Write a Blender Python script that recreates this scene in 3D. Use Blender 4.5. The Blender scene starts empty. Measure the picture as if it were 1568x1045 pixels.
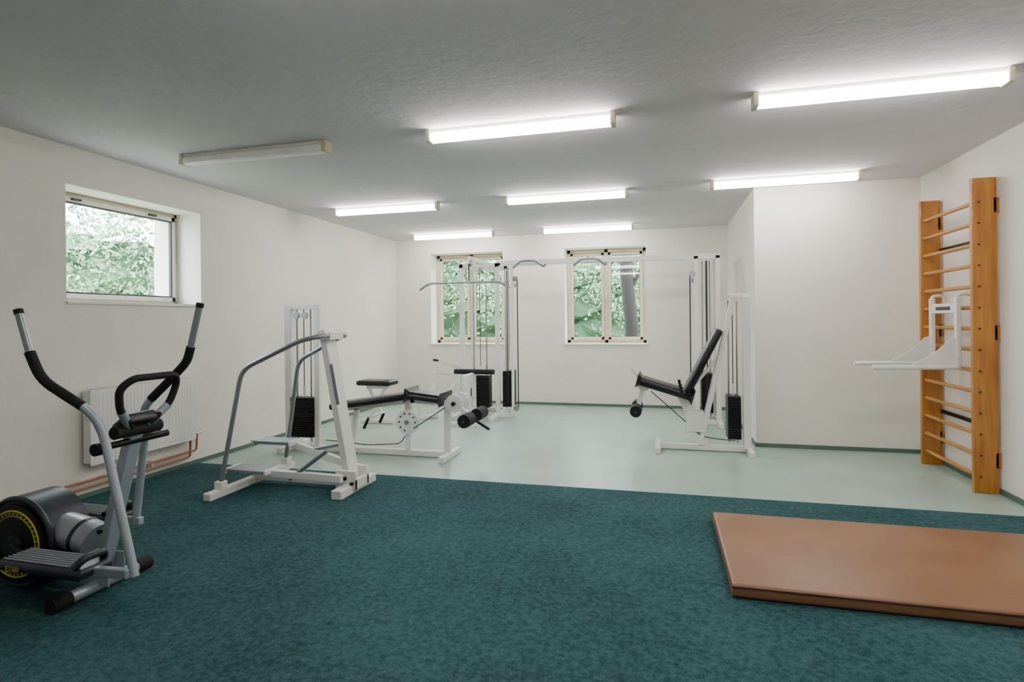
import bpy, bmesh, math, random
import numpy as np
from mathutils import Vector, Matrix
random.seed(3); rng=np.random.default_rng(5)
S=bpy.context.scene
C=S.collection

# ------------------------------------------------------------ materials
def srgb(h):
    h=h.lstrip('#'); v=[int(h[i:i+2],16)/255 for i in (0,2,4)]
    return tuple((c/12.92 if c<=.04045 else ((c+.055)/1.055)**2.4) for c in v)+(1,)
def mat(name,col,rough=.5,metal=0,var=.06,scale=6,bump=0,bscale=200,col2=None,detail=4,emit=0,stretch=None,coat=0):
    m=bpy.data.materials.new(name); m.use_nodes=True
    nt=m.node_tree; N=nt.nodes; L=nt.links; b=N['Principled BSDF']
    c=srgb(col) if isinstance(col,str) else col
    b.inputs['Roughness'].default_value=rough; b.inputs['Metallic'].default_value=metal
    if coat: b.inputs['Coat Weight'].default_value=coat
    tc=N.new('ShaderNodeTexCoord'); src=tc.outputs['Object']
    if stretch:
        mp=N.new('ShaderNodeMapping'); mp.inputs['Scale'].default_value=stretch
        L.new(src,mp.inputs['Vector']); src=mp.outputs['Vector']
    nz=N.new('ShaderNodeTexNoise'); nz.inputs['Scale'].default_value=scale; nz.inputs['Detail'].default_value=detail
    L.new(src,nz.inputs['Vector'])
    r=N.new('ShaderNodeValToRGB')
    r.color_ramp.elements[0].position=.3; r.color_ramp.elements[1].position=.7
    if col2: a,d=c,srgb(col2)
    else:
        a=tuple(x*(1-var) for x in c[:3])+(1,); d=tuple(min(1,x*(1+var)) for x in c[:3])+(1,)
    r.color_ramp.elements[0].color=a; r.color_ramp.elements[1].color=d
    L.new(nz.outputs['Fac'],r.inputs['Fac']); L.new(r.outputs['Color'],b.inputs['Base Color'])
    if bump:
        n2=N.new('ShaderNodeTexNoise'); n2.inputs['Scale'].default_value=bscale; n2.inputs['Detail'].default_value=3
        L.new(src,n2.inputs['Vector'])
        bp=N.new('ShaderNodeBump'); bp.inputs['Strength'].default_value=bump; bp.inputs['Distance'].default_value=.01
        L.new(n2.outputs['Fac'],bp.inputs['Height']); L.new(bp.outputs['Normal'],b.inputs['Normal'])
    if emit:
        b.inputs['Emission Color'].default_value=(1,.97,.93,1); b.inputs['Emission Strength'].default_value=emit
    return m
M={}
M['wall']=mat('wall_paint','#eeeae0',.85,var=.02,scale=2,bump=.12,bscale=60)
M['ceil']=mat('ceiling_paint','#d6d1d6',.9,var=.03,scale=1.2,bump=.4,bscale=12)
M['lino']=mat('pale_green_linoleum','#9fb5a8',.34,var=.09,scale=2.2,bump=.03,bscale=90)
M['base']=mat('green_skirting','#5a7064',.6)
M['steel_w']=mat('white_powder_coat','#ecebe6',.3,var=.02,scale=9)
M['white']=mat('white_plastic','#eae9e4',.4,var=.02)
M['grey']=mat('grey_painted_steel','#93989b',.33,metal=.5,var=.05)
M['chrome']=mat('chrome','#b4b6b8',.18,metal=1,var=.03)
M['silver']=mat('silver_blue_plastic','#a4adb8',.35,metal=.3,var=.06)
M['slate']=mat('dark_slate_plastic','#242b36',.4,var=.08)
M['black']=mat('black_vinyl','#0d0d10',.38,var=.15,scale=12,bump=.1,bscale=150)
M['foam']=mat('black_foam','#0b0b0d',.75,var=.2,scale=40,bump=.3,bscale=300)
M['iron']=mat('black_iron_plates','#0c0c0e',.45,metal=.3,var=.2)
M['cable']=mat('black_cable','#1a1a1c',.5)
M['yellow']=mat('yellow_decal','#c9c03a',.5)
M['wood']=mat('varnished_pine','#a8641c',.35,col2='#c58736',scale=4,detail=8,stretch=(6,6,.7),coat=.3)
M['woodr']=mat('varnished_pine_rung','#c08838',.35,col2='#a8702a',scale=4,detail=6,stretch=(8,.8,8),coat=.3)
M['frame']=mat('cream_window_frame','#d6cbb0',.4,var=.04)
M['framew']=mat('white_window_frame','#e3e0da',.4,var=.03)
M['matv']=mat('brown_vinyl','#825a3c',.42,col2='#8f6647',scale=3,bump=.12,bscale=25)
M['matd']=mat('dark_brown_vinyl','#583725',.45,var=.1)
M['copper']=mat('copper_pipe','#a86f52',.4,metal=.4)
M['sleeve']=mat('lamp_housing','#dedbd2',.5)
M['cap']=mat('lamp_end_cap','#c9c1a4',.5)
M['diff']=mat('lit_diffuser','#ffffff',.4,emit=13)
M['diffoff']=mat('unlit_diffuser','#f2f1ee',.35)
M['bark']=mat('bark','#1d1815',.9,var=.3,scale=10,bump=.5,bscale=20)
M['grass']=mat('grass','#6d8b55',.9,col2='#8fac6c',scale=5)
M['leaf']=mat('leaves','#446b3f',.6,col2='#a6c29a',scale=2.2,detail=6)
M['leafd']=mat('deep_leaves','#24402a',.8,col2='#547852',scale=3,detail=8,bump=.8,bscale=10)
# carpet
def carpet():
    m=bpy.data.materials.new('teal_carpet'); m.use_nodes=True
    nt=m.node_tree;N=nt.nodes;L=nt.links;b=N['Principled BSDF']; b.inputs['Roughness'].default_value=.95
    b.inputs['Specular IOR Level'].default_value=.15
    tc=N.new('ShaderNodeTexCoord')
    def nz(s,d):
        n=N.new('ShaderNodeTexNoise'); n.inputs['Scale'].default_value=s; n.inputs['Detail'].default_value=d
        L.new(tc.outputs['Object'],n.inputs['Vector']); return n
    a=nz(40,7); f=nz(200,3); big=nz(1.1,3)
    r=N.new('ShaderNodeValToRGB'); r.color_ramp.elements[0].position=.38; r.color_ramp.elements[1].position=.64
    r.color_ramp.elements[0].color=srgb('#1e3e42'); r.color_ramp.elements[1].color=srgb('#42676a')
    ad=N.new('ShaderNodeMath'); ad.operation='MULTIPLY_ADD'; ad.inputs[1].default_value=.5; 
    L.new(f.outputs['Fac'],ad.inputs[0])
    m2=N.new('ShaderNodeMath'); m2.operation='MULTIPLY'; m2.inputs[1].default_value=.5
    L.new(a.outputs['Fac'],m2.inputs[0]); L.new(m2.outputs[0],ad.inputs[2])
    m3=N.new('ShaderNodeMath'); m3.operation='MULTIPLY_ADD'; m3.inputs[1].default_value=.3; m3.inputs[2].default_value=-.15
    L.new(big.outputs['Fac'],m3.inputs[0])
    m4=N.new('ShaderNodeMath'); L.new(ad.outputs[0],m4.inputs[0]); L.new(m3.outputs[0],m4.inputs[1])
    L.new(m4.outputs[0],r.inputs['Fac']); L.new(r.outputs['Color'],b.inputs['Base Color'])
    bp=N.new('ShaderNodeBump'); bp.inputs['Strength'].default_value=.6; bp.inputs['Distance'].default_value=.006
    L.new(f.outputs['Fac'],bp.inputs['Height']); L.new(bp.outputs['Normal'],b.inputs['Normal'])
    return m
M['carpet']=carpet()
def glass():
    m=bpy.data.materials.new('window_glass'); m.use_nodes=True
    nt=m.node_tree;N=nt.nodes;L=nt.links
    N.remove(N['Principled BSDF']); out=N['Material Output']
    t=N.new('ShaderNodeBsdfTransparent'); g=N.new('ShaderNodeBsdfGlossy'); g.inputs['Roughness'].default_value=.02
    mx=N.new('ShaderNodeMixShader'); mx.inputs[0].default_value=.04
    L.new(t.outputs[0],mx.inputs[1]); L.new(g.outputs[0],mx.inputs[2])
    L.new(mx.outputs[0],out.inputs['Surface']); return m
M['glass']=glass()

# ------------------------------------------------------------ geometry helpers
def finish(name,bm,m,parent=None,loc=Vector((0,0,0)),smooth=False,auto=True):
    me=bpy.data.meshes.new(name)
    bmesh.ops.recalc_face_normals(bm,faces=bm.faces)
    for v in bm.verts: v.co-=loc
    bm.to_mesh(me); bm.free()
    me.materials.append(M[m])
    if smooth:
        for p in me.polygons: p.use_smooth=True
        try: me.set_sharp_from_angle(angle=math.radians(40))
        except Exception: pass
    o=bpy.data.objects.new(name,me); C.objects.link(o)
    if parent: o.parent=parent
    else: o.location=loc
    return o
def add_box(bm,lo,hi,bev=0,seg=2,rot=None,piv=None):
    c=[(a+b)/2 for a,b in zip(lo,hi)]; s=[abs(b-a) for a,b in zip(lo,hi)]
    r=bmesh.ops.create_cube(bm,size=1); vs=r['verts']
    for v in vs: v.co=Vector((v.co.x*s[0],v.co.y*s[1],v.co.z*s[2]))
    if bev:
        es=list({e for v in vs for e in v.link_edges})
        rr=bmesh.ops.bevel(bm,geom=es+vs,offset=min(bev,min(s)*.49),segments=seg,affect='EDGES',profile=.5)
        vs=list({v for f in rr['faces'] for v in f.verts}|{v for v in vs if v.is_valid})
    if rot:
        for v in vs: v.co=rot@v.co
    for v in vs: v.co+=Vector(c)
    return vs
def add_beam(bm,a,b,w,h,up=(0,0,1),bev=.004):
    a=Vector(a);b=Vector(b); z=(b-a); L=z.length; z.normalize()
    u=Vector(up)
    if abs(u.dot(z))>.98: u=Vector((1,0,0))
    x=u.cross(z).normalized(); y=z.cross(x)
    R=Matrix((x,y,z)).transposed()
    vs=add_box(bm,(-w/2,-h/2,-L/2),(w/2,h/2,L/2),bev,1)
    c=(a+b)/2
    for v in vs: v.co=R@v.co+c
def fillet(pts,r,n=5):
    pts=[Vector(p) for p in pts]; out=[pts[0]]
    for i in range(1,len(pts)-1):
        p=pts[i]; d1=(pts[i-1]-p); d2=(pts[i+1]-p)
        k=min(r,d1.length*.45,d2.length*.45)
        A=p+d1.normalized()*k; B=p+d2.normalized()*k
        for t in range(n+1):
            t/=n; out.append((1-t)**2*A+2*t*(1-t)*p+t*t*B)
    out.append(pts[-1]); return out
def add_tube(bm,pts,r,fr=.08,seg=12,closed=False):
    P=[Vector(p) for p in pts] if (closed or len(pts)==2) else fillet(pts,fr)
    n=len(P); rings=[]; N0=None
    for i,p in enumerate(P):
        if closed: t=(P[(i+1)%n]-P[i-1]).normalized()
        else: t=(P[min(i+1,n-1)]-P[max(i-1,0)]).normalized()
        if N0 is None:
            N0=Vector((0,0,1)) if abs(t.z)<.9 else Vector((1,0,0))
        N0=(N0-t*N0.dot(t)).normalized(); Bn=t.cross(N0)
        rings.append([bm.verts.new(p+(N0*math.cos(2*math.pi*k/seg)+Bn*math.sin(2*math.pi*k/seg))*r) for k in range(seg)])
    m=n if closed else n-1
    for i in range(m):
        A=rings[i];B=rings[(i+1)%n]
        for k in range(seg): bm.faces.new((A[k],A[(k+1)%seg],B[(k+1)%seg],B[k]))
    if not closed:
        bm.faces.new(rings[0][::-1]); bm.faces.new(rings[-1])
class Asm:
    def __init__(s,name,loc):
        s.loc=Vector(loc); s.e=bpy.data.objects.new(name,None); s.e.empty_display_size=.2
        s.e.location=s.loc; C.objects.link(s.e)
    def _f(s,n,bm,m,sm): return finish(n,bm,m,s.e,s.loc,sm)
    def box(s,n,lo,hi,m,bev=.004,seg=2,rot=None):
        bm=bmesh.new(); add_box(bm,lo,hi,bev,seg,rot); return s._f(n,bm,m,bev>.01)
    def boxes(s,n,L,m,bev=.003):
        bm=bmesh.new()
        for lo,hi in L: add_box(bm,lo,hi,bev,1)
        return s._f(n,bm,m,False)
    def beam(s,n,a,b,w,h,m,up=(0,0,1),bev=.005):
        bm=bmesh.new(); add_beam(bm,a,b,w,h,up,bev); return s._f(n,bm,m,False)
    def beams(s,n,L,m,up=(0,0,1)):
        bm=bmesh.new()
        for a,b,w,h in L: add_beam(bm,a,b,w,h,up)
        return s._f(n,bm,m,False)
    def tube(s,n,pts,r,m,fr=.08,seg=12,closed=False):
        bm=bmesh.new(); add_tube(bm,pts,r,fr,seg,closed); return s._f(n,bm,m,True)
    def tubes(s,n,L,r,m,fr=.08,seg=8):
        bm=bmesh.new()
        for p in L: add_tube(bm,p,r,fr,seg)
        return s._f(n,bm,m,True)
    def pad(s,n,a,b,w,t,m='black',up=(0,0,1)):
        bm=bmesh.new(); add_beam(bm,a,b,w,t,up,0)
        bmesh.ops.bevel(bm,geom=bm.edges[:]+bm.verts[:],offset=t*.42,segments=4,affect='EDGES',profile=.5)
        return s._f(n,bm,m,True)
    def ring(s,n,c,R,r,m,axis='Y',seg=48):
        pts=[]
        for k in range(seg):
            a=2*math.pi*k/seg; x,z=R*math.cos(a),R*math.sin(a)
            pts.append(Vector(c)+(Vector((x,0,z)) if axis=='Y' else Vector((0,x,z))))
        return s.tube(n,pts,r,m,seg=8,closed=True)
def slab(name,boxes,m,bev=0):
    bm=bmesh.new()
    for lo,hi in boxes: add_box(bm,lo,hi,bev)
    return finish(name,bm,m)

# ------------------------------------------------------------ room shell
XL,XR,YB,YF,H=-4.47,2.57,9.13,-1.6,2.8
T=.58; XC,YS=1.0,6.6
def wall_with_holes(axis,plane,out,a0,a1,holes,z0,z1):
    bx=[]; cur=a0
    def B(p,q,zl,zh):
        if q-p<1e-4 or zh-zl<1e-4: return
        lo,hi=min(plane,plane+out),max(plane,plane+out)
        bx.append(((lo,p,zl),(hi,q,zh)) if axis=='Y' else ((p,lo,zl),(q,hi,zh)))
    for a,b,zl,zh in sorted(holes):
        B(cur,a,z0,z1); B(a,b,z0,zl); B(a,b,zh,z1); cur=b
    B(cur,a1,z0,z1); return bx
slab('wall_left',wall_with_holes('Y',XL,-T,YF,YB+T,[(3.40,4.74,1.58,2.50)],-.1,H+.1),'wall')
W1=(-3.82,-2.53); W2=(-1.49,-.20); WZ=(1.0,2.55)
slab('wall_back',wall_with_holes('X',YB,T,XL,XR+.3,[(W1[0],W1[1],*WZ),(W2[0],W2[1],*WZ)],-.1,H+.1),'wall')
slab('wall_alcove',[((XC,YS,0),(XR+.3,YB,H))],'wall')
slab('wall_right',[((XR,YF,-.1),(XR+.3,YS,H+.1))],'wall')
slab('wall_front',[((XL-T,YF-.3,-.1),(XR+.3,YF,H+.1))],'wall')
slab('ceiling',[((XL-T,YF-.3,H),(XR+.3,YB+T,H+.12))],'ceil')
slab('floor',[((XL-T,YF-.3,-.12),(XR+.3,YB+T,0))],'lino')
slab('carpet',[((XL+.012,YF,0.0),(XR-.012,4.665,.009))],'carpet')
bh=.042
slab('baseboard_left',[((XL,YF,0),(XL+.012,YB,bh))],'base')
slab('baseboard_back',[((XL+.012,YB-.012,0),(XC,YB,bh))],'base')
slab('baseboard_alcove',[((XC,YS-.012,0),(XR,YS,bh)),((XC-.012,YS-.012,0),(XC,YB-.012,bh))],'base')
slab('baseboard_right',[((XR-.012,YF,0),(XR,YS-.012,bh))],'base')

# ------------------------------------------------------------ windows
def window_back(name,x0,x1):
    y=YB+.30; z0,z1=WZ; A=Asm(name,((x0+x1)/2,y,z0))
    f=.055; xm=(x0+x1)/2
    A.boxes('outer_frame',[((x0,y,z0),(x0+f,y+.07,z1)),((x1-f,y,z0),(x1,y+.07,z1)),((x0,y,z0),(x1,y+.07,z0+f)),((x0,y,z1-f),(x1,y+.07,z1)),((xm-.03,y,z0),(xm+.03,y+.07,z1))],'frame')
    for i,(a,b) in enumerate(((x0+f,xm-.03),(xm+.03,x1-f))):
        s=.045; a+=.004;b-=.004; zl=z0+f+.004; zh=z1-f-.004
        A.boxes(f'sash_{i+1}',[((a,y-.025,zl),(a+s,y+.04,zh)),((b-s,y-.025,zl),(b,y+.04,zh)),((a,y-.025,zl),(b,y+.04,zl+s)),((a,y-.025,zh-s),(b,y+.04,zh))],'frame')
        A.boxes(f'gasket_{i+1}',[((a+s,y+.008,zl+s),(a+s+.006,y+.02,zh-s)),((b-s-.006,y+.008,zl+s),(b-s,y+.02,zh-s)),((a+s,y+.008,zl+s),(b-s,y+.02,zl+s+.006)),((a+s,y+.008,zh-s-.006),(b-s,y+.02,zh-s))],'black',0)
        A.boxes(f'pane_{i+1}',[((a+s,y+.012,zl+s),(b-s,y+.016,zh-s))],'glass',0)
    A.boxes('handle',[((xm-.012,y-.05,1.72),(xm+.012,y-.025,1.86)),((xm-.01,y-.065,1.76),(xm+.01,y-.05,1.84))],'white')
    A.boxes('sill',[((x0-.03,YB-.025,z0-.02),(x1+.03,YB+.30,z0+.006))],'white')
window_back('window_1',*W1); window_back('window_2',*W2)
def window_left():
    x=XL-.29; y0,y1,z0,z1=3.40,4.74,1.58,2.50
    A=Asm('window_3',(x,(y0+y1)/2,z0))
    def fr(n,xa,xb,a,b,c,d,s,m):
        A.boxes(n,[((xa,a,c),(xb,a+s,d)),((xa,b-s,c),(xb,b,d)),((xa,a,c),(xb,b,c+s)),((xa,a,d-s),(xb,b,d))],m)
    fr('outer_frame',x-.05,x,y0,y1,z0,z1,.035,'frame')
    fr('sash',x-.03,x+.015,y0+.035,y1-.035,z0+.035,z1-.035,.045,'framew')
    fr('gasket',x-.016,x+.019,y0+.078,y1-.078,z0+.078,z1-.078,.012,'black')
    A.boxes('pane',[((x-.015,y0+.08,z0+.08),(x-.011,y1-.08,z1-.08))],'glass',0)
    A.boxes('hinge_stay',[((x+.0,y0+.25,z1-.06),(x+.04,y0+.33,z1-.045)),((x+.0,y1-.35,z1-.06),(x+.04,y1-.27,z1-.045))],'black')
    A.boxes('sill',[((XL-.29,y0,z0-.02),(XL+.015,y1+.0,z0+.004))],'white')
window_left()

# ------------------------------------------------------------ outside
slab('ground',[((-16,-6,-.4),(XL-T,20,-.15)),((XL-T,YB+T,-.4),(8,20,-.15))],'grass')
def foliage(name,lo,hi,n,size):
    lo=np.array(lo);hi=np.array(hi)
    c=rng.uniform(lo,hi,(n,3)); 
    cl=np.sin(c[:,0]*2.3+c[:,2]*1.7)+np.sin(c[:,1]*2.1-c[:,2]*2.6)+.7*np.sin(c[:,0]*5.1-c[:,2]*4.3+c[:,1]*3.7)
    c=c[cl>rng.uniform(-1.3,.8,len(c))]; n=len(c)
    u=rng.normal(size=(n,3)); u/=np.linalg.norm(u,axis=1)[:,None]
    w=rng.normal(size=(n,3)); w=np.cross(u,w); w/=np.linalg.norm(w,axis=1)[:,None]
    s=size*rng.uniform(.5,1.5,(n,1))
    v=np.stack([c-u*s,c+w*s*.45,c+u*s,c-w*s*.45],1).reshape(-1,3)
    me=bpy.data.meshes.new(name); me.from_pydata(v.tolist(),[],[(4*i,4*i+1,4*i+2,4*i+3) for i in range(n)])
    me.materials.append(M['leaf']); o=bpy.data.objects.new(name,me); C.objects.link(o)
foliage('tree_foliage',(-8.5,11.9,-.1),(3.2,13.4,3.9),38000,.045)
foliage('tree_foliage',(-9.8,1.5,-.1),(-8.0,11.2,3.7),38000,.045)
def hedge(name,lo,hi):
    bm=bmesh.new(); add_box(bm,lo,hi); bmesh.ops.subdivide_edges(bm,edges=bm.edges[:],cuts=24,use_grid_fill=True)
    for v in bm.verts:
        if v.co.z>lo[2]+.01:
            v.co+=Vector((random.uniform(-.25,.25),random.uniform(-.25,.25),random.uniform(-.2,.2)))
    finish(name,bm,'leafd')
hedge('hedge',(-11,13.8,-.15),(4.5,14.8,2.9)); hedge('hedge',(-11.4,-1,-.15),(-10.4,13.4,2.9))
T1=Asm('trunk_stand_in',(-.55,11.2,-.15)); T1.tube('trunk',[(-.56,11.2,-.15),(-.52,11.2,1.2),(-.62,11.2,2.4),(-.5,11.2,4.8)],.125,'bark'); T1.tube('branch',[(-.58,11.2,1.9),(-.2,11.2,2.6),(.1,11.2,3.6)],.04,'bark')  # trunk and branch stand in for an unidentified dark shape beyond window_2

# ------------------------------------------------------------ ceiling lamps
def lamp(x0,y,on=True):
    x1=x0+1.36; A=Asm('fluorescent_ceiling_lamp',((x0+x1)/2,y,H))
    A.box('housing',(x0,y-.03,H-.025),(x1,y+.03,H),'sleeve',.004)
    bm=bmesh.new(); n=12; rings=[]
    for xx in (x0+.03,x1-.03):
        rings.append([bm.verts.new((xx,y+.045*math.copysign(abs(math.cos(2*math.pi*k/n))**.6,math.cos(2*math.pi*k/n)),H-.055+.032*math.copysign(abs(math.sin(2*math.pi*k/n))**.6,math.sin(2*math.pi*k/n)))) for k in range(n)])
    for k in range(n): bm.faces.new((rings[0][k],rings[0][(k+1)%n],rings[1][(k+1)%n],rings[1][k]))
    bm.faces.new(rings[0]); bm.faces.new(rings[1][::-1])
    A._f('diffuser',bm,'diff' if on else 'diffoff',True)
    for i,(a,b) in enumerate(((x0-.005,x0+.03),(x1-.03,x1+.005))):
        A.box(f'end_cap_{i+1}',(a,y-.05,H-.09),(b,y+.05,H),'cap',.008)
for x0,y,on in [(-3.83,3.89,False),(-1.64,3.90,True),(.58,3.83,True),(-3.88,6.27,True),(-1.68,6.24,True),(.52,6.12,True),(-3.86,8.53,True),(-1.72,8.52,True),(-3.84,1.5,False),(-1.64,1.5,True),(.58,1.5,True)]:
    lamp(x0,y,on)

# ------------------------------------------------------------ radiator + pipes
A=Asm('radiator',(XL+.06,4.02,.27))
y0,y1,z0,z1=3.50,4.55,.27,.87
A.box('back_panel',(XL+.03,y0+.01,z0+.01),(XL+.045,y1-.01,z1-.01),'white')
A.box('front_panel',(XL+.095,y0,z0),(XL+.107,y1,z1),'white',.005)
n=28; st=(y1-y0-.06)/n
A.boxes('ribs',[((XL+.106,y0+.03+i*st,z0+.03),(XL+.109,y0+.03+i*st+st*.7,z1-.03)) for i in range(n)],'white',.001)
A.boxes('side_covers',[((XL+.03,y0-.004,z0+.02),(XL+.107,y0+.004,z1)),((XL+.03,y1-.004,z0+.02),(XL+.107,y1+.004,z1))],'white')
A.boxes('top_grille',[((XL+.03,y0,z1-.004),(XL+.107,y1,z1+.004))]+[((XL+.04,y0+.02+i*.035,z1+.004),(XL+.1,y0+.03+i*.035,z1+.008)) for i in range(29)],'white',.001)
A.boxes('brackets',[((XL,y0+.15,z0+.1),(XL+.035,y0+.19,z1-.1)),((XL,y1-.19,z0+.1),(XL+.035,y1-.15,z1-.1))],'white')
A.tubes('valve',[[(XL+.07,y1,z0+.05),(XL+.07,y1+.06,z0+.05)],[(XL+.07,y1+.06,z0+.05),(XL+.07,y1+.1,z0+.05)]],.014,'chrome')
A.tubes('copper_pipe_runs',[[(XL+.05,YF+.03,.10),(XL+.05,y1-.02,.10),(XL+.06,y1-.02,.29)],[(XL+.05,YF+.03,.15),(XL+.05,y1+.06,.15),(XL+.06,y1+.06,.33)]],.010,'copper',.03)
A.boxes('pipe_clips',[((XL+.001,yy,.085),(XL+.055,yy+.015,.165)) for yy in (0,1.5,2.8,4.1)],'white')

# ------------------------------------------------------------ wall bars
A=Asm('wall_bars',(2.46,5.7,0))
for i,y in enumerate((5.23,6.14)):
    A.box(f'upright_{i+1}',(2.385,y,0),(2.555,y+.042,2.48),'wood',.006)
A.boxes('wall_blocks',[((2.53,y,z),(2.57,y+.042,z+.12)) for y in (5.23,6.14) for z in (.2,1.2,2.2)],'wood')
nr=14; zs=[.13+i*(2.29-.13)/(nr-1) for i in range(nr)]
A.tubes('rungs',[[(2.42,5.24,z),(2.42,6.17,z)] for z in zs],.017,'woodr',seg=12)
A.boxes('black_wall_straps',[((2.535,5.272,z),(2.545,6.14,z+.035)) for z in (1.99,.49)],'iron')
A.tubes('bolts',[[(2.43,5.222,z),(2.43,5.232,z)] for z in zs],.008,'matd',seg=10)
# dip station hanging on the wall bars
A=Asm('dip_station',(2.3,5.65,1.0))
for i,y in enumerate((5.42,5.87)):
    A.beam(f'side_post_{i+1}',(2.365,y,.97),(2.365,y,1.55),.035,.045,'steel_w',up=(0,1,0))
    A.tube(f'hook_{i+1}',[(2.365,y,1.52),(2.365,y,1.57),(2.43,y,1.58),(2.462,y,1.56),(2.462,y,1.49)],.013,'steel_w',.03)
    A.tube(f'arm_{i+1}',[(2.38,y,.975),(1.74,y,.965)],.021,'steel_w',seg=14)
    bm=bmesh.new()
    pts=[(2.36,.985),(2.02,.985),(2.12,1.04),(2.2,1.09),(2.27,1.16),(2.30,1.2),(2.36,1.22)]
    a=[bm.verts.new((p[0],y-.006,p[1])) for p in pts]; b=[bm.verts.new((p[0],y+.006,p[1])) for p in pts]
    bm.faces.new(a); bm.faces.new(b[::-1])
    for k in range(len(pts)): bm.faces.new((a[k],b[k],b[(k+1)%len(pts)],a[(k+1)%len(pts)]))
    A._f(f'gusset_plate_{i+1}',bm,'steel_w',False)
A.beam('cross_plate',(2.365,5.42,1.46),(2.365,5.87,1.46),.02,.085,'steel_w')
A.beam('lower_cross_tube',(2.365,5.42,1.05),(2.365,5.87,1.05),.03,.05,'steel_w')
A.box('label',(2.352,5.52,1.445),(2.3565,5.77,1.475),'slate',.001)

# ------------------------------------------------------------ gym mat
A=Asm('gym_mat',(1.34,3.54,.009))
A.box('pad',(.335,2.99,.009),(2.35,4.09,.078),'matv',.018,3)
A.tube('seam_piping',[(.335,2.99,.066),(2.35,2.99,.066),(2.35,4.09,.066),(.335,4.09,.066)],.006,'matd',closed=True,seg=8)
A.tube('lower_seam_piping',[(.337,2.992,.022),(2.348,2.992,.022),(2.348,4.088,.022),(.337,4.088,.022)],.005,'matd',closed=True,seg=8)

# ------------------------------------------------------------ stepper
A=Asm('stepper_machine',(-2.95,4.2,.009))
g=.009
A.beam('front_foot',(-2.45,3.92,g+.035),(-2.45,4.48,g+.035),.09,.07,'steel_w')
A.beam('rear_foot',(-3.42,3.66,g+.03),(-3.42,4.72,g+.03),.07,.06,'steel_w')
A.beam('spine',(-3.42,4.2,g+.07),(-2.45,4.2,g+.07),.07,.07,'steel_w')
A.boxes('front_bracket',[((-2.56,4.09,.04),(-2.38,4.12,.19)),((-2.56,4.28,.04),(-2.38,4.31,.19)),((-2.42,4.09,.04),(-2.38,4.31,.12))],'steel_w')
A.tubes('bracket_bolts',[[(-2.47,4.075,.13),(-2.47,4.325,.13)],[(-2.41,4.075,.09),(-2.41,4.325,.09)]],.016,'iron')
A.beam('slanted_plank',(-2.47,4.2,.08),(-2.70,4.2,1.33),.15,.06,'steel_w',up=(1,0,0))
A.beam('plank_logo_strip',(-2.551,4.123,.72),(-2.612,4.123,1.05),.001,.03,'grey',up=(1,0,0))
for i,(y,z,rz) in enumerate(((4.36,.34,.06),(4.04,.17,-.04))):
    A.beam(f'pedal_arm_{i+1}',(-2.47,y,.14),(-3.15,y,z-.02),.045,.06,'steel_w')
    A.beams(f'pedal_tread_{i+1}',[((-3.50,y-.075+.03*k,z),(-3.12,y-.075+.03*k,z),.022,.03) for k in range(6)],'grey')
    A.boxes(f'pedal_rim_{i+1}',[((-3.51,y-.095,z-.02),(-3.49,y+.095,z+.02)),((-3.13,y-.095,z-.02),(-3.11,y+.095,z+.02))],'white')
    A.tube(f'damper_{i+1}',[(-2.95,y,z-.06),(-2.6,y,.36)],.018,'grey')
A.tube('handrail',[(-3.42,3.80,.06),(-3.27,3.88,1.02),(-2.78,3.95,1.25),(-2.62,4.0,1.285),(-2.62,4.4,1.285),(-2.78,4.5,1.25),(-3.24,4.58,1.04),(-3.42,4.62,.06)],.019,'grey',.10,14)
A.boxes('rail_clamp',[((-2.73,4.1,1.25),(-2.6,4.3,1.31))],'steel_w')
A.boxes('rail_sockets',[((-3.45,3.77,.06),(-3.38,3.84,.13)),((-3.45,4.59,.06),(-3.38,4.66,.13))],'steel_w')

def weight_stack(A,x0,x1,y0,y1,zb,nplates,ztop,ph=.026):
    A.boxes('weight_plates',[((x0,y0,zb+i*ph),(x1,y1,zb+(i+.86)*ph)) for i in range(nplates)],'iron',.002)
    xm=(x0+x1)/2; ym=(y0+y1)/2
    dx=(x1-x0)*.32
    A.tubes('guide_rods',[[(xm-dx,ym,zb-.06),(xm-dx,ym,ztop)],[(xm+dx,ym,zb-.06),(xm+dx,ym,ztop)]],.010,'chrome')
    A.tube('selector_stem',[(xm,ym,zb+nplates*ph),(xm,ym,zb+nplates*ph+.12)],.014,'steel_w')
    A.tube('stack_cable',[(xm,ym,zb+nplates*ph+.1),(xm,ym,ztop)],.005,'cable')

# ------------------------------------------------------------ leg curl machine
A=Asm('leg_curl_machine',(-2.9,5.45,0))
A.beam('base_beam',(-3.95,5.42,.035),(-2.07,5.42,.035),.06,.06,'steel_w')
A.beam('front_cross_foot',(-2.08,5.18,.03),(-2.08,5.68,.03),.06,.06,'steel_w')
A.beam('rear_cross_foot',(-3.93,5.2,.03),(-3.93,5.72,.03),.06,.06,'steel_w')
A.beams('uprights',[((-2.10,5.42,.05),(-2.10,5.42,.56),.06,.06),((-2.53,5.42,.05),(-2.53,5.42,.58),.06,.06),((-3.2,5.42,.05),(-3.12,5.42,.48),.05,.05)],'steel_w')
A.beam('bench_rail',(-3.32,5.42,.455),(-2.45,5.42,.58),.05,.05,'steel_w')
A.beam('bench_rail_front',(-2.5,5.42,.575),(-2.0,5.42,.555),.05,.05,'steel_w')
A.pad('torso_pad',(-3.38,5.42,.495),(-2.46,5.42,.635),.30,.07)
A.pad('thigh_pad',(-2.50,5.42,.645),(-2.12,5.42,.605),.30,.075)
A.tube('cam_plate',[(-2.515,5.35,.36),(-2.515,5.37,.36)],.125,'steel_w',seg=32)
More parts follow.
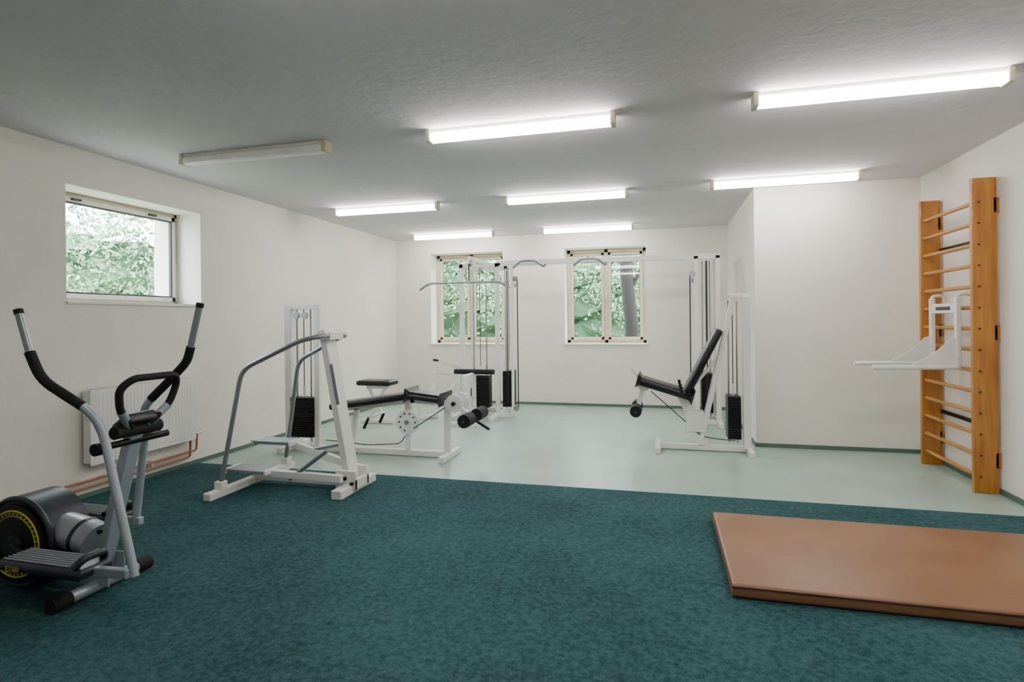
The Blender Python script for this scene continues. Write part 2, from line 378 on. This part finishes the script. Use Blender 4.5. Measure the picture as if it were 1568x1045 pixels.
A.tubes('cam_holes',[[(-2.515+.09*math.cos(a),5.345,.36+.09*math.sin(a)),(-2.515+.09*math.cos(a),5.352,.36+.09*math.sin(a))] for a in [k*math.pi/5 for k in range(8)]],.009,'iron')
A.tube('cam_axle',[(-2.515,5.33,.36),(-2.515,5.5,.36)],.022,'grey')
A.tube('pivot_disc',[(-1.99,5.31,.57),(-1.99,5.335,.57)],.09,'steel_w',seg=28)
A.tube('pivot_disc_far',[(-1.99,5.50,.57),(-1.99,5.525,.57)],.09,'steel_w',seg=28)
A.tube('pivot_axle',[(-1.99,5.28,.57),(-1.99,5.55,.57)],.02,'iron')
A.beam('lever_arm',(-1.99,5.34,.57),(-1.80,5.34,.42),.035,.045,'steel_w')
A.tube('roller_rod',[(-1.82,5.1,.43),(-1.82,5.74,.43)],.012,'chrome')
for i,(a,b) in enumerate(((5.12,5.31),(5.5,5.72))):
    A.tube(f'ankle_roller_{i+1}',[(-1.82,a,.43),(-1.82,b,.43)],.065,'foam',seg=18)
A.tube('pull_handle',[(-1.80,5.34,.42),(-1.62,5.30,.33)],.014,'iron')
A.tubes('grips',[[(-2.9,5.25,.40),(-2.95,5.25,.30)],[(-2.9,5.59,.40),(-2.95,5.59,.30)]],.016,'foam')
A.tube('grip_rod',[(-2.9,5.25,.41),(-2.9,5.59,.41)],.011,'chrome')
A.tubes('cable_run',[[(-2.44,5.345,.30),(-2.1,5.345,.52)],[(-2.55,5.42,.24),(-2.62,5.42,.12),(-3.0,5.42,.09),(-3.5,5.42,.12)]],.005,'cable')
A.beams('tower_posts',[((-3.94,5.42,.05),(-3.94,5.42,1.57),.08,.08),((-3.60,5.42,.05),(-3.60,5.42,1.55),.04,.06)],'steel_w')
A.beam('tower_top',(-3.98,5.42,1.56),(-3.57,5.42,1.56),.06,.05,'steel_w')
weight_stack(A,-3.90,-3.63,5.36,5.49,.15,18,1.54,.024)
A.tubes('top_pulleys',[[(-3.72,5.36,1.47),(-3.72,5.39,1.47)],[(-3.82,5.36,1.47),(-3.82,5.39,1.47)]],.035,'grey',seg=18)

# ------------------------------------------------------------ leg extension machine (right)
A=Asm('leg_extension_machine',(.4,6.42,0))
Y=6.30
A.beam('base_beam',(-.05,Y,.035),(.93,Y,.035),.06,.06,'steel_w')
A.beam('front_cross_foot',(-.03,Y-.28,.03),(-.03,Y+.25,.03),.06,.06,'steel_w')
A.beam('rear_cross_foot',(.88,Y-.26,.03),(.88,Y+.22,.03),.06,.06,'steel_w')
A.beam('rear_post',(.86,Y-.05,.05),(.86,Y-.05,1.62),.07,.09,'steel_w',up=(0,1,0))
A.beam('slanted_post',(.40,Y,.06),(.745,Y,1.62),.09,.05,'steel_w',up=(1,0,0))
A.beam('tower_cap',(.70,Y-.02,1.62),(.90,Y-.04,1.62),.06,.05,'steel_w')
A.beam('back_brace',(.50,Y,.50),(.60,Y,.97),.04,.06,'steel_w',up=(1,0,0))
A.beam('seat_post',(.22,Y,.58),(.46,Y,.06),.06,.10,'steel_w',up=(1,0,0))
A.boxes('seat_side_plates',[((.26,Y-.055,.2),(.44,Y-.045,.42)),((.26,Y+.045,.2),(.44,Y+.055,.42))],'steel_w')
A.beam('seat_rail',(-.15,Y,.68),(.32,Y,.54),.05,.05,'steel_w')
A.pad('seat_pad',(-.24,Y,.745),(.33,Y,.575),.36,.085)
A.pad('back_pad',(.27,Y,.62),(.60,Y,1.28),.34,.075)
A.beam('back_pad_bracket',(.36,Y,.70),(.62,Y,1.02),.04,.03,'steel_w',up=(1,0,0))
A.beam('lever_arm',(-.17,Y-.03,.70),(-.24,Y-.03,.42),.03,.05,'steel_w',up=(1,0,0))
A.tube('pivot_disc',[(-.17,Y-.06,.69),(-.17,Y-.04,.69)],.07,'steel_w',seg=24)
A.beam('counter_lever',(-.17,Y-.05,.69),(-.30,Y-.05,.87),.02,.04,'steel_w',up=(1,0,0))
A.tube('roller_rod',[(-.25,Y-.3,.43),(-.25,Y+.28,.43)],.012,'chrome')
for i,(a,b) in enumerate(((Y-.28,Y-.08),(Y+.06,Y+.26))):
    A.tube(f'ankle_roller_{i+1}',[(-.25,a,.43),(-.25,b,.43)],.06,'foam',seg=18)
A.tubes('seat_grips',[[(.22,Y-.22,.60),(.20,Y-.22,.72)],[(.22,Y+.22,.60),(.20,Y+.22,.72)]],.015,'foam')
A.tube('grip_rod',[(.22,Y-.22,.60),(.22,Y+.22,.60)],.011,'chrome')
A.tube('cable_run',[(-.1,Y-.04,.62),(.15,Y-.04,.40),(.42,Y-.04,.15),(.75,Y-.04,.12)],.005,'cable')
weight_stack(A,.68,.81,Y-.02,Y+.22,.13,18,1.58,.025)

# ------------------------------------------------------------ cable multi gym (back)
A=Asm('cable_crossover_multigym',(-1.0,7.9,0))
Yg=7.85; Zt=2.22
pw=.06
P=lambda x,y,z1=Zt:((x,y,.03),(x,y,z1),pw,pw)
A.beams('left_tower_posts',[P(-2.80,Yg),P(-2.26,Yg),P(-2.80,Yg+.5),P(-2.26,Yg+.5)],'steel_w')
A.beams('left_tower_base',[((-2.83,Yg,.03),(-2.05,Yg,.03),.06,.06),((-2.83,Yg+.5,.03),(-2.2,Yg+.5,.03),.06,.06),((-2.80,Yg-.4,.03),(-2.80,Yg+.55,.03),.06,.06),((-2.26,Yg-.4,.03),(-2.26,Yg+.55,.03),.06,.06)],'steel_w')
A.beams('left_tower_top',[((-2.83,Yg,Zt-.03),(-2.2,Yg,Zt-.03),.06,.06),((-2.83,Yg+.5,Zt-.03),(-2.2,Yg+.5,Zt-.03),.06,.06),((-2.80,Yg,Zt-.03),(-2.80,Yg+.5,Zt-.03),.06,.06),((-2.53,Yg-.45,Zt+.03),(-2.53,Yg+.53,Zt+.03),.05,.06)],'steel_w')
A.beam('crossover_beam',(-2.26,Yg,Zt-.01),(.78,Yg,Zt-.01),.06,.07,'steel_w')
A.beams('right_tower_posts',[P(.47,Yg),P(.74,Yg),P(.74,Yg+.35),P(.47,Yg+.35)],'steel_w')
A.beams('right_tower_base',[((.40,Yg,.03),(.80,Yg,.03),.06,.06),((.40,Yg+.35,.03),(.80,Yg+.35,.03),.06,.06),((.74,Yg-.3,.03),(.74,Yg+.4,.03),.06,.06),((.47,Yg-.3,.03),(.47,Yg+.4,.03),.06,.06)],'steel_w')
A.beams('right_tower_top',[((.47,Yg,Zt-.03),(.47,Yg+.38,Zt-.03),.06,.06),((.74,Yg,Zt-.03),(.74,Yg+.38,Zt-.03),.06,.06)],'steel_w')
def stack(tag,x0,x1,y0,y1,n,zt):
    before=set(A.e.children)
    weight_stack(A,x0,x1,y0,y1,.14,n,zt)
    for o in set(A.e.children)-before: o.name=tag+'_'+o.name
stack('lat',-2.68,-2.38,Yg-.06,Yg+.10,18,2.16)
stack('left',-2.21,-2.07,Yg+.06,Yg+.32,20,2.16)
stack('right',.53,.68,Yg+.06,Yg+.30,20,2.16)
A.beam('left_pulley_post',(-2.03,Yg-.03,.03),(-2.03,Yg-.03,2.16),.035,.035,'steel_w')
A.tubes('pulleys',[[(-2.53,Yg-.42,Zt-.04),(-2.50,Yg-.42,Zt-.04)],[(-2.53,Yg+.0,Zt-.08),(-2.50,Yg+.0,Zt-.08)],[(-1.98,Yg-.06,1.98),(-1.98,Yg-.03,1.98)],[(.42,Yg-.06,1.98),(.42,Yg-.03,1.98)],[(-1.98,Yg-.06,.14),(-1.98,Yg-.03,.14)],[(.42,Yg-.06,.14),(.42,Yg-.03,.14)]],.04,'grey',seg=16)
A.tubes('cables',[[(-2.53,Yg-.46,Zt-.04),(-2.53,Yg-.46,1.93)],[(-1.95,Yg-.045,1.96),(-1.95,Yg-.045,.14)],[(.39,Yg-.045,1.96),(.39,Yg-.045,.14)],[(-2.1,Yg-.045,2.1),(-2.1,Yg-.045,.2)],[(.60,Yg-.045,2.15),(.60,Yg-.045,.2)]],.008,'cable')
A.tube('lat_bar',[(-3.26,Yg-.46,1.83),(-3.12,Yg-.46,1.92),(-2.10,Yg-.46,1.92),(-1.95,Yg-.46,1.83)],.015,'grey',.08)
for i,xc in enumerate((-1.77,-.92)):
    A.tube(f'pull_up_grip_{i+1}',[(xc-.22,Yg,Zt-.04),(xc-.22,Yg-.1,Zt-.09),(xc-.1,Yg-.16,Zt+.0),(xc+.1,Yg-.16,Zt+.0),(xc+.22,Yg-.1,Zt-.09),(xc+.22,Yg,Zt-.04)],.015,'grey',.05)
A.tubes('hanging_handles',[[(-1.98,Yg-.06,1.86),(-1.98,Yg-.06,1.92)],[(.42,Yg-.06,1.86),(.42,Yg-.06,1.92)]],.016,'grey')
# lat seat / press station
A.beam('seat_frame',(-2.53,Yg,.10),(-2.53,Yg-.8,.10),.06,.06,'steel_w')
A.beam('seat_frame_foot',(-2.78,Yg-.8,.03),(-2.28,Yg-.8,.03),.06,.06,'steel_w')
A.beam('seat_column',(-2.53,Yg-.5,.1),(-2.53,Yg-.5,.48),.06,.06,'steel_w')
A.pad('lat_seat_pad',(-2.53,Yg-.72,.50),(-2.53,Yg-.32,.50),.34,.06,'steel_w',up=(1,0,0))
A.beam('knee_column',(-2.53,Yg-.28,.1),(-2.53,Yg-.28,.66),.05,.05,'steel_w')
A.tube('knee_roller',[(-2.80,Yg-.33,.68),(-2.22,Yg-.33,.68)],.035,'foam',seg=16)
A.beams('press_arms',[((-3.0,Yg-.45,.84),(-2.78,Yg-.1,.72),.04,.05),((-3.0,Yg-.45,.84),(-3.02,Yg-.55,.60),.035,.035),((-2.80,Yg-.1,.72),(-2.80,Yg,.5),.04,.04),((-3.02,Yg-.5,.68),(-2.80,Yg-.1,.60),.035,.04)],'steel_w')
A.tube('press_grip',[(-3.0,Yg-.45,.84),(-3.0,Yg-.60,.86)],.016,'foam')
# low row bench
A.beams('row_bench_frame',[((-4.0,7.05,.03),(-3.5,7.05,.03),.05,.05),((-3.86,7.05,.03),(-3.62,7.05,.50),.045,.045),((-3.64,7.05,.03),(-3.88,7.05,.50),.045,.045),((-3.75,7.05,.33),(-2.83,7.75,.20),.05,.05),((-3.3,7.4,.03),(-3.3,7.4,.28),.05,.05),((-3.5,7.2,.03),(-3.1,7.6,.03),.05,.05),((-3.90,7.05,.50),(-3.58,7.05,.50),.08,.04)],'steel_w')
A.pad('row_seat_pad',(-4.0,7.05,.56),(-3.5,7.05,.56),.3,.07)
A.beams('foot_plates',[((-3.12,7.35,.30),(-3.06,7.42,.52),.12,.02),((-2.98,7.75,.25),(-2.92,7.82,.48),.12,.02)],'steel_w')

# ------------------------------------------------------------ elliptical trainer
A=Asm('elliptical_trainer',(-3.0,2.33,.009))
g=.009; Yc=2.33
A.tube('front_foot_bar',[(-2.83,2.14,g+.038),(-2.83,2.54,g+.038)],.030,'silver',seg=18)
A.tube('rear_foot_bar',[(-3.66,2.12,g+.038),(-3.66,2.54,g+.038)],.030,'silver',seg=18)
for i,(x,a,b) in enumerate(((-2.83,2.06,2.15),(-2.83,2.52,2.60),(-3.66,2.04,2.13),(-3.66,2.53,2.62))):
    A.tube(f'foot_cap_{i+1}',[(x,a,g+.038),(x,b,g+.038)],.037,'foam',seg=18)
A.beam('base_rail',(-3.66,Yc,g+.06),(-2.83,Yc,g+.06),.06,.05,'slate')
A.beam('mast',(-2.85,Yc,.06),(-2.61,Yc,.88),.075,.05,'silver',up=(1,0,0))
A.tubes('mast_knobs',[[(-2.80,Yc-.05,.33),(-2.80,Yc+.05,.33)],[(-2.775,Yc-.045,.42),(-2.775,Yc+.045,.42)]],.013,'iron')
A.boxes('mast_bracket',[((-2.93,Yc-.05,.05),(-2.74,Yc-.04,.2)),((-2.93,Yc+.04,.05),(-2.74,Yc+.05,.2))],'silver')
A.tube('flywheel_housing',[(-3.27,2.225,.255),(-3.27,2.43,.255)],.238,'slate',seg=64)
A.ring('housing_rim',(-3.27,2.228,.26),.225,.014,'slate')
A.tube('crank_disc',[(-3.27,2.205,.255),(-3.27,2.228,.255)],.205,'black',seg=64)
A.ring('yellow_ring',(-3.27,2.204,.255),.172,.0045,'yellow')
A.ring('yellow_ring_inner',(-3.27,2.204,.255),.145,.0025,'yellow')
A.boxes('yellow_ticks',[((-3.27+.158*math.cos(a)-.004,2.2,.255+.158*math.sin(a)-.004),(-3.27+.158*math.cos(a)+.004,2.206,.255+.158*math.sin(a)+.004)) for a in [k*math.pi/18 for k in range(36)]],'yellow',0)
A.tube('crank_hub',[(-3.27,2.18,.25),(-3.27,2.21,.25)],.05,'slate',seg=24)
A.beam('crank_arm',(-3.27,2.185,.25),(-3.14,2.185,.20),.035,.02,'slate',up=(0,1,0))
bm=bmesh.new(); add_tube(bm,[(-3.2,Yc,.32),(-2.93,Yc,.28),(-2.87,Yc,.26)],.09,.1,24)
A._f('body_shroud',bm,'silver',True)
A.tube('shroud_band',[(-2.96,Yc,.285),(-2.94,Yc,.28)],.094,'slate',seg=24)
A.pad('shroud_lower',(-3.45,Yc,.13),(-2.88,Yc,.13),.16,.14,'slate')
def pedal(i,y,xb,xf,z,xa,za):
    A.beam(f'pedal_bar_{i}',(xb-.05,y,z-.05),(xa,y,za),.035,.045,'silver')
    A.pad(f'pedal_base_{i}',(xb,y,z-.02),(xf,y,z-.02),.17,.05,'slate')
    A.beams(f'pedal_ribs_{i}',[((xb+.03,y-.06+.02*k,z+.010),(xf-.09,y-.06+.02*k,z+.010),.008,.012) for k in range(7)],'silver')
    A.tube(f'pedal_toe_{i}',[(xf-.05,y-.075,z+.01),(xf-.02,y-.05,z+.05),(xf-.02,y+.05,z+.05),(xf-.05,y+.075,z+.01)],.018,'slate',.04)
pedal(1,2.11,-3.14,-2.60,.25,-2.41,.23)
pedal(2,2.53,-3.45,-2.92,.33,-2.80,.30)
A.tube('swing_arm_1',[(-2.40,2.13,.21),(-2.575,2.13,.86),(-2.60,2.11,.95),(-2.645,2.08,1.015)],.020,'silver',.08,16)
A.tube('swing_grip_1',[(-2.64,2.08,1.01),(-2.83,2.03,1.14),(-2.885,2.02,1.27)],.0225,'foam',.09,16)
A.tube('swing_tip_1',[(-2.883,2.02,1.265),(-2.95,2.02,1.455)],.0175,'grey',seg=16)
A.tube('swing_arm_2',[(-2.84,2.53,.28),(-2.76,2.53,.86),(-2.745,2.5,.93),(-2.69,2.5,.99)],.020,'silver',.08,16)
A.tube('swing_grip_2',[(-2.695,2.5,.985),(-2.58,2.54,1.11),(-2.50,2.55,1.19),(-2.475,2.55,1.27)],.0225,'foam',.07,16)
A.tube('swing_tip_2',[(-2.477,2.55,1.265),(-2.415,2.55,1.49)],.0175,'grey',seg=16)
A.tubes('tip_caps',[[(-2.948,2.02,1.45),(-2.956,2.02,1.472)],[(-2.416,2.55,1.485),(-2.41,2.55,1.507)]],.020,'foam',seg=14)
A.tube('pivot_axle',[(-2.62,2.12,.80),(-2.62,2.53,.80)],.018,'iron',seg=16)
A.tubes('pivot_caps',[[(-2.60,2.10,.80),(-2.60,2.16,.80)],[(-2.72,2.5,.80),(-2.72,2.56,.80)]],.030,'foam',seg=18)
A.tube('fixed_handlebar',[(-2.58,2.28,.88),(-2.55,2.19,.97),(-2.53,2.17,1.08),(-2.50,2.22,1.13),(-2.49,2.46,1.13),(-2.53,2.51,1.08),(-2.55,2.48,.97),(-2.58,2.38,.88)],.018,'foam',.05,16)
A.tubes('handlebar_stems',[[(-2.60,2.30,.85),(-2.55,2.2,.965)],[(-2.60,2.36,.85),(-2.55,2.47,.965)]],.0205,'silver',.05,16)
rot=Matrix.Rotation(math.radians(-35),3,'Y')
A.box('console',(-2.67,2.24,.865),(-2.55,2.42,.925),'black',.018,3,rot)
A.box('console_screen',(-2.655,2.28,.925),(-2.585,2.38,.93),'slate',.002,1,rot)
A.tubes('console_pods',[[(-2.60,2.20,.86),(-2.60,2.46,.86)]],.032,'foam',seg=16)
def text(parent,s,loc,size,m,rot):
    cu=bpy.data.curves.new('decal_text','FONT'); cu.body=s; cu.size=size; cu.extrude=.0005
    o=bpy.data.objects.new('decal_text',cu); cu.materials.append(M[m]); C.objects.link(o)
    o.parent=parent.e; o.location=Vector(loc)-parent.loc; o.rotation_euler=rot
text(A,'E2200',(-3.06,2.022,.216),.035,'yellow',(math.pi/2,0,0))

# ------------------------------------------------------------ world, camera
w=bpy.data.worlds.new('World'); S.world=w; w.use_nodes=True
bg=w.node_tree.nodes['Background']; bg.inputs[0].default_value=(.78,.88,1,1); bg.inputs[1].default_value=7.5

cam=bpy.data.cameras.new('Camera'); co=bpy.data.objects.new('Camera',cam); C.objects.link(co)
th=math.atan2(.252,.968)
fwd=Vector((-math.sin(th),math.cos(th),0)); right=Vector((math.cos(th),math.sin(th),0)); up=Vector((0,0,1))
k=.010
r2=(right-up*k).normalized(); u2=(up+right*k).normalized()
R=Matrix((r2,u2,-fwd)).transposed().to_4x4()
co.matrix_world=Matrix.Translation((0,0,1.4))@R
cam.sensor_width=36; cam.lens=868/1568*36; cam.shift_y=-32.5/1568; cam.clip_start=.02
S.camera=co
S.view_settings.view_transform='AgX'
S.view_settings.exposure=1.45
